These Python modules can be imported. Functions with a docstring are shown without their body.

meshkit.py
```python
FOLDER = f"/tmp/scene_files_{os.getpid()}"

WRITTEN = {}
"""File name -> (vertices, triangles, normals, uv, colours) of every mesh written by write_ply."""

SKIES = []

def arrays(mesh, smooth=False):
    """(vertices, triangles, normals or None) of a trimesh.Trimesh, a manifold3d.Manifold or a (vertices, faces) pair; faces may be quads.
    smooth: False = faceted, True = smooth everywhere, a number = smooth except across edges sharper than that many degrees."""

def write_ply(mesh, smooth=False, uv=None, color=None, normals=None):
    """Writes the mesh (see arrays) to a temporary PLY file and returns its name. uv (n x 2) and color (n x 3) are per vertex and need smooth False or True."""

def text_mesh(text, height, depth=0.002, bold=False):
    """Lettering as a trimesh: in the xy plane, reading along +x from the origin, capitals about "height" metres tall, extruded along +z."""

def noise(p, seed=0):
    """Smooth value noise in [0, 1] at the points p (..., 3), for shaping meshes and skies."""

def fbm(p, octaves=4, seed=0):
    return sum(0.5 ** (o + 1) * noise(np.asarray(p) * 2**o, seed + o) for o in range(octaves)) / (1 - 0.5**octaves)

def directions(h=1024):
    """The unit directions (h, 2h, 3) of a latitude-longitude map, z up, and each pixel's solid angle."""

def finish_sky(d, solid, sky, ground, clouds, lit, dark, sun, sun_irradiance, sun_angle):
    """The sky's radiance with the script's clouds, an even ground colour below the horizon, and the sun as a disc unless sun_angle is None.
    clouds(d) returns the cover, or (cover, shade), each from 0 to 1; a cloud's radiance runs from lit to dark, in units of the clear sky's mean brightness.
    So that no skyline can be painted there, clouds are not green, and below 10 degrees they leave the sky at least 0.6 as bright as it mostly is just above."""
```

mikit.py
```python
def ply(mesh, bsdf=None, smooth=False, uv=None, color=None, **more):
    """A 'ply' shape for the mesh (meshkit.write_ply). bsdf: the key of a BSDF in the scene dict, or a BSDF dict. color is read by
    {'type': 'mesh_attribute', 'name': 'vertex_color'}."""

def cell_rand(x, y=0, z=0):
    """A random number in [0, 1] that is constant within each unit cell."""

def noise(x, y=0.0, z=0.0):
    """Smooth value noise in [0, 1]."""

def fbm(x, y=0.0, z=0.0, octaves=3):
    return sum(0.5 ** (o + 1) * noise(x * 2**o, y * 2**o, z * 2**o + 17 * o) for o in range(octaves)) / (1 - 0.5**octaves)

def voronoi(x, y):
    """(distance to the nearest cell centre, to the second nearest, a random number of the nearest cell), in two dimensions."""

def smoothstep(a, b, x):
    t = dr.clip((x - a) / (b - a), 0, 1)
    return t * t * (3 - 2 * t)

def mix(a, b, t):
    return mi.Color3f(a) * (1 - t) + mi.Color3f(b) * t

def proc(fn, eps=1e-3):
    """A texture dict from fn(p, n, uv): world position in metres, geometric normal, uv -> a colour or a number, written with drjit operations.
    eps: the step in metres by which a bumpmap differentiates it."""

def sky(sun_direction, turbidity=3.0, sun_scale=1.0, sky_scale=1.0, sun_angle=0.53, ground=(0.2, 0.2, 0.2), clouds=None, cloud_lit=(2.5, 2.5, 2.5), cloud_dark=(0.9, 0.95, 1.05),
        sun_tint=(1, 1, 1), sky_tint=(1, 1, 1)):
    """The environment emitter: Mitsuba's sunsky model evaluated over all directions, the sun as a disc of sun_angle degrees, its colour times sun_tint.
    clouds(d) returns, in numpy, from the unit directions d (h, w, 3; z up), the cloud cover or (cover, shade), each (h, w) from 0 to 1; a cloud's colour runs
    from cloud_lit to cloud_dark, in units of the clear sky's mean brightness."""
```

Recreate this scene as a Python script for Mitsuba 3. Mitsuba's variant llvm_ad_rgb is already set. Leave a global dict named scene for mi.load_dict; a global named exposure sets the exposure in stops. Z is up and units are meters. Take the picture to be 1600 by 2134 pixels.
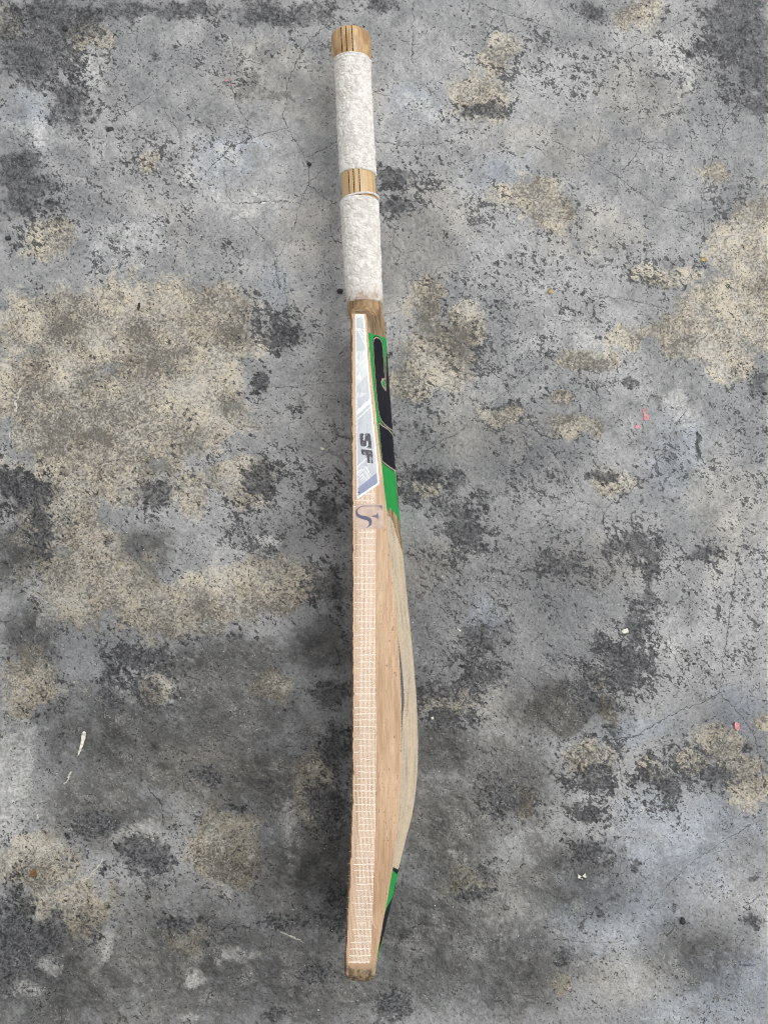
import math, random
import numpy as np
import trimesh, shapely
from shapely.geometry import Polygon, LineString, box
from shapely import affinity
import drjit as dr
import mitsuba as mi
import mikit, meshkit
from mikit import noise, fbm, smoothstep, mix, proc, ply

T = mi.ScalarTransform4f
rng = np.random.default_rng(7)
random.seed(7)
scene, labels = {}, {}

# ------------------------------------------------------------------ camera, light, exposure
H = 0.76
scene['camera'] = {'type': 'perspective', 'fov': 53.05, 'fov_axis': 'x', 'near_clip': 0.02, 'far_clip': 100.0,
                   'to_world': T().look_at(origin=[0, 0, H], target=[0, 0, 0], up=[0, 1, 0])}
scene['sky'] = mikit.sky([0.46, 0.26, 0.85], turbidity=3, sun_scale=0.24, sun_angle=40, sky_scale=0.50, clouds=lambda d: 1.0, sun_tint=(0.80, 0.95, 1.20))
exposure = 2.8

# ------------------------------------------------------------------ helpers
def tag(key, label=None, cat=None, group=None, kind=None):
    d = {}
    if label: d['label'] = label
    if cat: d['category'] = cat
    if group: d['group'] = group
    if kind: d['kind'] = kind
    labels[key] = d
    return key

def numbered(name):
    if name not in scene: return name
    k = 1
    while f'{name}_{k:03d}' in scene: k += 1
    return f'{name}_{k:03d}'

def obj(name, mesh, mat, parent=None, smooth=False, **tagged):
    key = numbered((parent + '__' if parent else '') + name)
    scene[key] = ply(mesh, mat, smooth=smooth)
    if tagged: tag(key, **tagged)
    return key

def principled(col, rough=0.6, spec=0.4, bump=None, scale=1.0, **more):
    b = {'type': 'principled', 'base_color': col if isinstance(col, dict) else {'type': 'rgb', 'value': list(col)},
         'roughness': rough, 'specular': spec, **more}
    if bump is not None:
        b = {'type': 'bumpmap', 'tex': bump, 'scale': scale, 'bsdf': b}
    return {'type': 'twosided', 'bsdf': b}

# ------------------------------------------------------------------ the slab: survey of its stains, painted shade and cracks
# plan of the slab: u to the right, v towards the viewer, one unit = 0.4741 mm, (800, 1067) under the origin
U = 0.0004741
def plan(u, v): return ((u - 800) * U, (1067 - v) * U)

TAN = [(330,690,200,110),(440,690,85,110),(150,690,170,90),(100,820,140,110),(300,850,215,110),(200,960,180,105),
       (130,1110,95,130),(200,1210,100,90),(320,1270,100,60),(430,1250,130,60),(560,1225,110,55),(60,1420,60,70),
       (500,985,85,32),(520,1025,50,45),(390,1030,40,45),
       (890,640,40,60),(915,735,85,70),(970,680,42,50),(850,795,45,45),(995,200,60,55),(1042,110,42,38),(1090,400,65,38),
       (1150,440,60,40),(1540,645,120,95),(1570,520,80,120),(1430,700,90,50),(1525,755,45,45),(1325,32,62,34),(1390,572,70,26),
       (1300,702,42,26),(1220,748,65,22),(1170,830,24,20),(1200,885,65,24),(1050,865,45,26),(1275,1000,42,30),(100,500,55,42),
       (306,337,26,28),(172,62,32,32),(220,76,26,24),(10,45,34,34),(925,1462,46,34),(1500,1545,46,36),(1542,1596,48,26),
       (1445,1582,32,26),(1255,1430,24,26),(1270,1482,26,34),(1225,1592,55,50),(1355,1600,32,30),(970,1842,46,32),(1090,1675,26,30),
       (1172,2060,18,27),(1565,1655,48,34),(569,1433,40,32),(470,1775,80,85),(655,1640,45,90),(70,1800,85,65),(140,1885,95,55),
       (390,1960,40,30),(885,1015,30,22),(1495,355,40,26),(330,1440,35,30),(1590,1500,20,20)]
DARK = [(100,32,150,40),(330,16,150,24),(560,26,120,26),(70,120,85,60),(150,205,45,62),(32,360,46,70),(70,395,40,38),(50,430,60,30),  # dark mould; patches left of the lower blade also paint its shadow
        (1545,55,65,75),(1570,150,45,70),(1588,205,30,50),(1240,20,36,26),(795,8,36,18),(830,370,48,32),(820,420,40,25),(1005,230,50,14),
        (324,1032,42,34),(545,1000,35,45),(690,1065,40,45),(35,1030,70,50),(90,1090,30,60),(690,1220,45,50),(300,1372,60,26),(235,1415,30,50),
        (690,1445,45,26),(700,1560,40,40),(1170,1182,55,30),(1330,1140,60,32),(1460,1150,36,24),(1350,1215,18,55),(1325,1302,30,42),
        (1000,1330,52,34),(1000,1400,52,26),(1300,1380,55,55),(925,1440,70,28),(930,1500,60,18),(1225,1432,40,42),(1240,1630,50,28),
        (1370,1630,52,40),(1230,1700,36,26),(1230,1785,36,30),(1010,1812,26,24),(985,1872,34,18),(1170,1992,19,19),(820,2100,34,42),
        (1050,1665,32,36),(1570,1827,14,12),(1057,1896,6,9),(1250,1890,8,8),(1405,1888,10,9),(1220,1940,5,14),(1565,1920,24,16),
        (578,1925,65,18),(700,1885,50,50),(380,1925,52,24),(300,1790,52,45),(660,2040,32,20),(570,2118,32,14),(105,1950,30,50),
        (30,1950,60,110),(210,1722,60,24),(430,1625,55,18),(320,122,12,12),(228,267,9,6),(1030,545,8,6),(1310,800,10,10),(540,800,24,26),
        (590,690,40,36),(885,985,48,14),(860,1030,22,26),(950,1010,20,30),(1050,845,40,8),(1270,985,40,14),(970,1090,50,55),(690,1680,40,60),
        (1330,1800,12,5),(1450,935,5,22),(1480,100,45,16),(1500,1625,40,22),(1585,800,25,30),(480,1685,30,10),(120,20,60,20)]
SPECK = [(465,125,75,55),(365,470,55,48),(470,500,45,32),(285,295,60,42),(560,100,45,28),(1130,110,110,75),(1440,180,120,120),(840,400,70,60),
         (920,340,90,50),(1040,680,120,130),(1200,620,60,60),(1120,990,65,80),(885,1015,60,48),(975,1095,60,70),(1350,1020,65,40),
         (1540,920,60,140),(1240,800,50,40),(1580,950,30,130),(1575,1250,36,160),(1150,1180,120,60),(1330,1160,110,90),(1480,1160,80,50),(1320,1300,70,70),
         (1280,1400,110,80),(970,1380,80,70),(940,1480,90,50),(1230,1600,100,80),(1420,1610,110,70),(1240,1720,70,90),(1150,1540,60,40),
         (1450,1390,70,60),(180,380,80,60),(330,330,90,70),(430,300,70,60),(150,420,70,40),(620,1000,70,80),(520,1100,80,60),
         (200,150,80,60),(60,480,70,40),(1290,520,60,70),(1380,560,90,40),(1360,350,60,50),(700,90,70,30),(240,500,60,50),(1100,560,60,60),
         (60,1060,70,80),(300,1420,80,60),(1250,140,120,60),(1030,60,70,40),(1000,440,60,60),(1500,420,60,50),(560,660,80,60),
         (1480,1250,80,60),(920,1200,60,70),(1060,1220,70,60),(1560,1380,40,60),(1060,1650,80,60),(880,850,60,60),(1400,960,60,60)]
LIGHT = [(190,130,48,30),(480,330,34,32),(270,500,65,42),(370,365,30,24),(40,1560,55,90),(20,1720,55,90),(148,1735,8,16),(227,1960,15,36),(300,1745,60,25),(500,1990,60,20),(60,2060,40,20),(600,1730,30,60),
         (415,2045,36,18),(476,1866,8,14),(393,2125,22,10),(115,2020,30,25),(943,1775,16,13),(1370,2045,16,10),(1340,1690,8,8),
         (1375,1350,42,32),(430,860,16,28),(90,1200,60,80),(150,870,90,80),(240,1140,16,12),(1000,205,34,30),(1075,395,36,26),(1290,60,20,50),
         (1420,830,30,50),(890,230,60,30),(560,1130,50,14),(1410,120,60,60),(60,270,60,26),(640,1200,10,10),(490,1140,40,26),(1210,700,30,60),(520,420,70,30)]
BLUE = [(1400,1790,150,70),(1350,1700,80,60),(1540,1480,60,50),(1330,1520,80,30),(1000,1290,30,40),(480,330,60,50),(270,490,90,60),(1470,1720,120,60),
        (880,220,60,50),(1050,360,80,50),(1250,1900,200,90),(1400,950,50,80),(1500,2060,160,80),(575,610,30,70),(60,250,60,40)]  # bluish tints; those low on the right paint in sky sheen

# darker stretches: wet staining, with shade of the near floor painted in
DAMP_SHADE = [(300,1560,210,110),(480,1500,170,90),(540,1620,170,120),(220,1690,130,80),(620,1820,150,150),(420,2000,260,150),(150,2030,200,130),(640,2040,200,120),
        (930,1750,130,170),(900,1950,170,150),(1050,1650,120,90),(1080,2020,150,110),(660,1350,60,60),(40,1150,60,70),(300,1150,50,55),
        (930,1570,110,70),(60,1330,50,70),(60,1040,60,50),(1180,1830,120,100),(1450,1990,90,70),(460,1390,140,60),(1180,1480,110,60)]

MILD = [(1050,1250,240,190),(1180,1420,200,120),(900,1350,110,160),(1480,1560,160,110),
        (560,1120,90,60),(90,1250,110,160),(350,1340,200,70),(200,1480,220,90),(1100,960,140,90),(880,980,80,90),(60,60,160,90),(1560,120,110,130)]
WARM = [(560,150,120,70),(430,650,200,60),(300,480,120,80),(900,470,80,120),(1130,300,140,60),(1240,480,110,50),(820,560,60,90),(640,480,70,90),(1000,900,120,70),
        (880,1180,90,60),(1240,1180,120,60),(1090,1480,110,60),(450,1620,120,80),(1080,1880,110,70),(1330,2050,120,50),(1330,190,90,90),(700,180,80,90),(1520,1080,70,120)]

CRACKS = {  # (width in mm, darkness): polylines on the plan
 (0.8, 1.0): [[(700,39),(656,68),(621,114),(606,153),(597,175),(597,206),(588,236),(602,271),(630,315),(643,346),(644,381),(630,407),(621,437),(610,479)],
   [(634,324),(669,311),(700,295)],[(643,381),(674,407),(700,424)],[(602,262),(521,284),(477,306),(455,328),(433,352)],[(473,171),(486,188),(494,219),(512,245),(520,280)],
   [(335,214),(350,241),(370,267),(376,298),(378,328)],[(238,245),(280,219),(315,197),(348,168)],[(486,422),(547,418),(586,416),(623,422)],
   [(494,442),(525,472),(547,494),(569,529)],[(859,0),(862,67),(857,128)],[(995,0),(1036,20),(1088,33),(1170,64)],[(1036,23),(1013,67),(1006,97)],
   [(1441,28),(1375,69),(1313,97),(1241,123)],[(1308,103),(1318,154),(1331,215),(1336,277),(1334,302),(1323,328),(1298,354)],
   [(1336,292),(1385,297),(1413,308)],[(1154,292),(1205,318),(1252,341),(1287,366),(1328,397),(1369,425),(1421,438),(1467,443)],
   [(1549,190),(1518,246),(1492,308),(1472,364),(1464,425),(1469,487),(1457,533)],[(780,292),(836,302),(924,297)],
   [(573,540),(573,572),(594,605),(597,632),(587,660),(539,711)],[(634,873),(684,926),(708,908),(731,915)],
   [(1185,595),(1170,625),(1160,670),(1142,735),(1105,775),(1060,812),(1000,860),(955,900),(885,940),(875,965),(828,972)],
   [(1010,760),(1045,790),(1060,815),(1100,870),(1140,925),(1170,965),(1190,1015),(1202,1045)],
   [(1202,1045),(1235,1050),(1255,1062),(1300,1035),(1350,995),(1380,950),(1400,905),(1425,865),(1440,830)],
   [(1255,1062),(1260,1100),(1290,1170),(1315,1235),(1355,1295),(1390,1340),(1420,1395),(1452,1445)],[(1225,617),(1300,620),(1350,632),(1390,640)],
   [(1050,1385),(1100,1420),(1145,1465),(1185,1510),(1220,1535)],[(1290,1545),(1292,1600),(1300,1655),(1309,1702)],
   [(855,1280),(885,1300),(897,1335)],[(1590,1710),(1525,1745),(1480,1775),(1435,1805),(1395,1845),(1355,1900)]],
 (1.4, 1.0): [[(1537,1175),(1525,1265),(1512,1350),(1502,1445)],[(1502,1445),(1465,1465),(1415,1485),(1370,1510),(1330,1535),(1285,1545),(1230,1535)],
   [(1505,1450),(1545,1490),(1572,1530),(1585,1580),(1595,1645)],[(305,1642),(333,1674),(340,1725)],[(1450,920),(1465,965)]],
 (0.55, 0.8): [[(464,350),(472,394),(481,420)],[(595,503),(582,529),(570,560)],[(192,427),(262,402)],[(510,79),(499,109),(490,144)],[(276,57),(287,96),(292,125)],
   [(1185,0),(1185,56)],[(1287,369),(1280,410),(1231,425),(1211,456),(1198,507)],[(1369,72),(1405,108),(1446,133),(1498,164),(1549,200)],
   [(903,174),(929,154),(985,126)],[(857,167),(893,179),(916,205)],[(1103,179),(1159,159),(1210,143),(1216,118)],[(684,926),(661,961)],
   [(541,808),(731,794)],[(1202,1047),(1140,1080),(1090,1115)],[(1450,540),(1440,600),(1425,645)],[(920,975),(965,1007),(1020,1027),(1065,1035)],
   [(1145,1960),(1225,1967),(1305,1965)],[(1145,1962),(1110,2000),(1075,2025),(1045,2055),(990,2055),(935,2042)],[(1055,2060),(1062,2100),(1062,2134)],
   [(1015,1845),(1007,1890),(997,1917)],[(835,1840),(835,1905),(800,1920)],[(407,1488),(453,1532),(490,1537)],[(384,1387),(361,1451)]]}
PALE = [[(49,780),(32,840),(14,924)],[(500,1910),(638,1968)],[(217,1790),(185,1831),(116,1857)],[(172,1562),(158,1596),(132,1636)],[(76,1700),(80,1740),(76,1775)]]

def blobs(X, Y, items, near=0.0):
    """How far inside the nearest patch of the list: 1 at its centre, 0 at its outline, negative outside."""
    f = mi.Float(-1.0)
    for (u, v, a, b) in items:
        f = dr.maximum(f, 1 - dr.sqrt(dr.square((X - u) * (1.0 / a)) + dr.square((Y - v) * (1.0 / b))))
    return f

def seg_dist(X, Y, lines):
    d = mi.Float(1e9)
    for line in lines:
        for (a, b), (c, e) in zip(line[:-1], line[1:]):
            ux, uy = c - a, e - b
            l2 = ux * ux + uy * uy
            px, py = X - a, Y - b
            t = dr.clip((px * (ux / l2)) + py * (uy / l2), 0, 1)
            d = dr.minimum(d, dr.square(px - ux * t) + dr.square(py - uy * t))
    return dr.sqrt(d)

def fractal(x, y, seed, octaves=5, gain=0.66):
    a = [gain ** o for o in range(octaves)]
    return sum(k * (noise(x * 2.03**o, y * 2.03**o, seed + 17 * o) - 0.5) for o, k in enumerate(a)) / sum(a) * 1.6
def slab_colour(p, n, uv):
    X0, Y0 = p.x / U + 800, 1067 - p.y / U
    # wander of outlines
    n1, n2 = noise(X0 / 38, Y0 / 38, 1.5), noise(X0 / 38, Y0 / 38, 7.5)
    m1, m2 = noise(X0 / 9, Y0 / 9, 3.5), noise(X0 / 9, Y0 / 9, 9.5)
    X, Y = X0 + (n1 - 0.5) * 40 + (m1 - 0.5) * 12, Y0 + (n2 - 0.5) * 40 + (m2 - 0.5) * 12
    big = fbm(X0 / 170, Y0 / 170, 4.0, octaves=3)
    f1 = fractal(X0 / 40, Y0 / 40, 11.0)                    # mottling, outlines of the sandy wear
    f2 = fractal((X0 * 0.8 + Y0 * 0.6) / 34, (Y0 * 0.8 - X0 * 0.6) / 24, 40.0)   # mould, drawn out along a slant
    f3 = fractal((X0 * 0.75 + Y0 * 0.66) / 9, (Y0 * 0.75 - X0 * 0.66) / 6, 80.0, octaves=3, gain=0.85)     # flecks
    fine = noise(X0 / 4.2, Y0 / 4.2, 23.0) - 0.5
    grain = noise(X0 / 2.2, Y0 / 2.2, 31.0) - 0.5

    base = mix((0.245, 0.251, 0.258), (0.365, 0.368, 0.368), smoothstep(0.2, 0.8, big + f1 * 0.30))
    base = base * (1.0 + f1 * 0.36 + f2 * 0.18 + f3 * 0.24 + fine * 0.30 + grain * 0.30)
    base = mix(base, base * mi.Color3f(1.03, 0.99, 0.935), smoothstep(-0.3, 0.5, blobs(X, Y, WARM) + f1))
    damp_shade = smoothstep(-0.55, 0.5, blobs(X, Y, DAMP_SHADE) + f1 * 1.2 + f2 * 0.8 + f3 * 0.4)
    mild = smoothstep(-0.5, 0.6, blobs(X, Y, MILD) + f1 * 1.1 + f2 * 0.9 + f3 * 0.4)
    base = mix(base, base * mi.Color3f(0.37, 0.364, 0.350) * dr.maximum(0.35, 1.0 + f2 * 1.3 + f1 * 0.5), damp_shade)
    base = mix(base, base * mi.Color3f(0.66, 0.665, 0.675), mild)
    blue = smoothstep(-0.5, 0.7, blobs(X, Y, BLUE) + f1 * 1.2 + f3 * 0.2)
    base = mix(base, base * mi.Color3f(0.97, 1.03, 1.12), blue)
    light = smoothstep(-0.3, 0.7, blobs(X, Y, LIGHT) + f1 * 1.3 + f3 * 0.5)
    base = mix(base, mi.Color3f(0.47, 0.468, 0.452) * (1.0 + f1 * 0.3 + fine * 0.6 + grain * 0.5), light * 0.55)

    tanf = blobs(X, Y, TAN) * 1.3 + 0.09 + f1 * 1.1 + f3 * 0.35
    tan = smoothstep(-0.22, 0.36, tanf)
    sandy = fbm(X0 / 70, Y0 / 70, 71.0, octaves=2) - 0.5
    sk = 0.5 + sandy * 1.2 + f2 * 0.5 + f1 * 0.45 + fine * 0.55 + grain * 0.75
    sand = mix((0.112, 0.100, 0.079), (0.555, 0.525, 0.455), smoothstep(-0.2, 1.2, sk))
    sand = mix(sand, sand * mi.Color3f(1.03, 0.975, 0.88), smoothstep(-0.2, 0.2, f2))
    base = mix(base, sand * (1 - 0.58 * damp_shade) * (1 - 0.25 * mild), tan * 0.86)

    darkf = blobs(X, Y, DARK) * 1.3 + 0.06 + f2 * 1.5 + f1 * 0.9 + f3 * 1.0
    ring = smoothstep(-0.45, -0.16, tanf) * (1 - smoothstep(-0.12, 0.06, tanf))
    soot = mix((0.022, 0.024, 0.028), (0.120, 0.123, 0.129), smoothstep(-0.55, 0.6, fine * 0.9 + grain * 0.9 + f1 * 0.5))
    dark = smoothstep(-0.35, 0.6, darkf)
    base = mix(base, soot, dark * 0.86)

    speck = smoothstep(-0.8, 0.6, blobs(X, Y, SPECK)) * 0.26 + ring * 0.26 + smoothstep(-0.9, 0.2, darkf) * 0.18 + tan * 0.03 + mild * 0.05
    cut = 0.385 - speck - f2 * 0.42 - (big - 0.5) * 0.15
    spots = smoothstep(cut, cut + 0.16, f3)
    base = mix(base, soot * 0.72, spots * 0.88)
    # pepper of tiny pits
    pep = noise(X0 / 3.1, Y0 / 2.7, 91.0) - 0.5
    pc = 0.325 - f2 * 0.18 - speck * 0.22
    base = mix(base, soot * 0.8, smoothstep(pc, pc + 0.09, pep) * 0.75)
    # hairline crazing
    hair = dr.abs(noise(X0 / 85 + fine * 0.05, Y0 / 85 + m1 * 0.12, 130.0) - 0.5)
    hair2 = dr.abs(noise(X0 / 60 + m1 * 0.12, Y0 / 60 + fine * 0.05, 150.0) - 0.5)
    line = dr.maximum((1 - smoothstep(0.003, 0.011, hair)) * smoothstep(0.0, 0.25, f1), (1 - smoothstep(0.004, 0.015, hair2)) * smoothstep(0.05, 0.3, f2))
    base = mix(base, base * 0.35, line * 0.75)
    # sand grains laid bare
    pale = smoothstep(0.32, 0.46, (noise(X0 / 2.6, Y0 / 2.6, 61.0) - 0.5) * 0.85 + f1 * 0.5)
    base = mix(base, base * 0.5 + mi.Color3f(0.24, 0.237, 0.225), pale * 0.55)

    Xc, Yc = X0 + (m1 - 0.5) * 9 + fine * 5, Y0 + (m2 - 0.5) * 9 + grain * 3
    for (w, k), lines in CRACKS.items():
        d = seg_dist(Xc, Yc, lines) * 0.4741
        w2 = w * (0.9 + f1 * 1.3)
        base = mix(base, mi.Color3f(0.045, 0.045, 0.045), (1 - smoothstep(w2 * 0.2, w2 * 0.2 + 0.35, d)) * k * smoothstep(-0.48 - (w > 1) * 0.5, -0.05 - (w > 1) * 0.4, f2 + 0.25 * n1) * 0.92)
    d = seg_dist(Xc, Yc, PALE) * 0.4741
    base = mix(base, mi.Color3f(0.55, 0.53, 0.48), (1 - smoothstep(0.3, 1.0, d)) * smoothstep(-0.16, 0.1, f1))
    return base

def slab_relief(p, n, uv):
    X0, Y0 = p.x / U, p.y / U
    return fbm(X0 / 6.0, Y0 / 6.0, 3.0, octaves=2) + 0.5 * noise(X0 / 2.2, Y0 / 2.2, 8.0)

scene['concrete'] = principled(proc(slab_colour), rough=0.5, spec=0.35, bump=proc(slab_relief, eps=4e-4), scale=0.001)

def axis(half, step, far):
    a = np.arange(-half, half + step / 2, step)
    out, s = [half], step
    while out[-1] < far:
        s *= 1.35
        out.append(out[-1] + s)
    o = np.array(out[1:])
    return np.concatenate([-o[::-1], a, o])

def slab():
    xs, ys = axis(0.46, 0.0018, 14), axis(0.56, 0.0018, 14)
    X, Y = np.meshgrid(xs, ys)
    P = np.stack([X, Y, X * 0], -1)
    z = (meshkit.fbm(P * 14, 3, 3) - 0.5) * 0.0022 + (meshkit.fbm(P * 90, 3, 5) - 0.5) * 0.0009
    pits = meshkit.noise(P * 160, 9)
    z -= np.clip(pits - 0.86, 0, 1) * 0.006
    inside = (np.abs(X) < 0.46) & (np.abs(Y) < 0.56)
    pts = np.stack([X[inside], Y[inside]], -1)
    dep = np.zeros(len(pts))
    for (w, k), lines in CRACKS.items():
        for line in lines:
            for a, b in zip(line[:-1], line[1:]):
                a, b = np.array(plan(*a)), np.array(plan(*b))
                t = np.clip(((pts - a) @ (b - a)) / ((b - a) @ (b - a)), 0, 1)
                d = np.linalg.norm(pts - a - t[:, None] * (b - a), axis=1)
                dep = np.maximum(dep, np.exp(-(d / 0.0013) ** 2) * 0.0006 * w)
    z[inside] -= dep
    fade = np.clip((0.9 - np.hypot(X, Y)) / 0.3, 0, 1)
    z = np.where(inside, z, z * fade) - 0.0004
    # nothing of the slab stands above where the bat rests
    z -= 0.0012
    v = np.stack([X, Y, z], -1).reshape(-1, 3)
    h, w = X.shape
    i = np.arange(h * w).reshape(h, w)
    f = np.stack([i[:-1, :-1], i[:-1, 1:], i[1:, 1:], i[1:, :-1]], -1).reshape(-1, 4)
    return (v, f)

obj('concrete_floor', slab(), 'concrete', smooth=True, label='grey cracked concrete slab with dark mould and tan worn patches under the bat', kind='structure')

# unseen wall added for the viewer's body; keeps sky light off the near left
def wall_colour(p, n, uv):
    k = fbm(p.x * 6, p.y * 6, p.z * 6, octaves=4)
    return mix((0.10, 0.10, 0.09), (0.24, 0.23, 0.21), smoothstep(0.3, 0.7, k))
scene['render_coat'] = principled(proc(wall_colour), rough=0.9, spec=0.2)
def bevel_box(x0, x1, y0, y1, z0, z1, b=0.008):
    import manifold3d as m3
    pts = []
    for x, sx in ((x0, 1), (x1, -1)):
        for y, sy in ((y0, 1), (y1, -1)):
            for z, sz in ((z0, 1), (z1, -1)):
                pts += [(x + sx * b, y + sy * b, z), (x + sx * b, y, z + sz * b), (x, y + sy * b, z + sz * b)]
    return m3.Manifold.hull_points(np.array(pts))
gw = 'added_wall'
tag(gw, 'unseen wall added behind the toe of the bat to block sky light, in place of the viewer', 'wall')
obj('body', bevel_box(-3.2, 0.20, -0.92, -0.70, -0.05, 1.85), 'render_coat', gw)
obj('coping', bevel_box(-3.24, 0.23, -0.96, -0.66, 1.852, 1.91), 'render_coat', gw)

# ------------------------------------------------------------------ the bat: it stands on one long edge, toe towards the viewer
# plan of the upper edge (z = 0.108): one unit = 0.4067 mm, same origin
E = 0.0004067
ZA = 0.054                                          # height of the bat's axis
ST = np.array([  # plan v, face corner u, edge's back corner u, outermost u of the spine (units of 0.4404 mm at z = 0.054)
 (640,730,760,799),(660,730,762.5,801),(700,730,766,804),(776,730.5,773,808.5),(870,731,783,815.6),(917,731,787.5,818.5),(970,732,794,823),
 (1010,732,798,827.5),(1100,732.5,806.5,834),(1160,732.5,812,840),(1214,733,817,845),(1307,733,826,854.5),(1400,733,832.5,863),(1470,733,835,868.5),
 (1544,733,835.5,871),(1590,733,834.5,870.5),(1637,732.5,833,867.5),(1700,731,829,858.5),(1731,730.5,826,850.6),(1787,728,819,836.5),(1812,727,816,831),(1840,726,812,825),
 (1881,723.5,805,815),(1914,721.5,798.5,806.5),(1955,720,791.5,797),(1996,718,785,788),(2045,717,782,783.5)], float)
SY = (1067 - ST[:, 0]) * E
o = np.argsort(SY)
from scipy.interpolate import PchipInterpolator as PCH
f_face = PCH(SY[o], ((ST[:, 1] - 800) * E)[o])
f_edge = PCH(SY[o], ((ST[:, 2] - 800) * E)[o])
f_spine = PCH(((1067 - ST[:, 0]) * 0.0004404)[o], ((ST[:, 3] - 800) * 0.0004404)[o])
TOE = -0.4065
TOE_R = 0.020
def half_width(y):
    y = np.asarray(y, float)
    w = np.interp(y, [-1, 0.135, 0.155, 0.166, 0.1725, 0.178], [0.054, 0.054, 0.0534, 0.0520, 0.0490, 0.044])
    q = np.clip((TOE + TOE_R - y) / TOE_R, 0, 1)
    return w - TOE_R * 0.9 * (1 - np.sqrt(np.clip(1 - q * q, 0, 1)))
def crown(x, y):
    a, b = f_face(y), f_edge(y)
    s = (x - (a + b) / 2) / ((b - a) / 2)
    return -0.0007 * np.minimum(s * s, 1.3)
def back_g(t): return 0.5 * t + 0.5 * t * t * (3 - 2 * t)
def back_point(t, y, h=0.0):
    """On the bat's back: t = 0 at the upper edge's corner, 1 on the spine, 2 at the lower edge's corner; h: height over the surface."""
    t, y = np.asarray(t, float), np.asarray(y, float)
    w = half_width(y)
    def at(t, y):
        s = 1 - np.abs(1 - t)
        return f_edge(y) + (f_spine(y) - f_edge(y)) * back_g(np.clip(s, -0.05, 1)), ZA + half_width(y) * (1 - t)
    x, z = at(t, y)
    e = 1e-3
    x1, z1 = at(t + e, y); x0, z0 = at(t - e, y)
    tx, tz = (x1 - x0), (z1 - z0)
    L = np.hypot(tx, tz)
    return np.stack([x - tz / L * h, y, z + tx / L * h], -1)
def edge_point(x, y, h=0.0):
    return np.stack([x, y, ZA + half_width(y) + crown(x, y) + h], -1)

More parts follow.
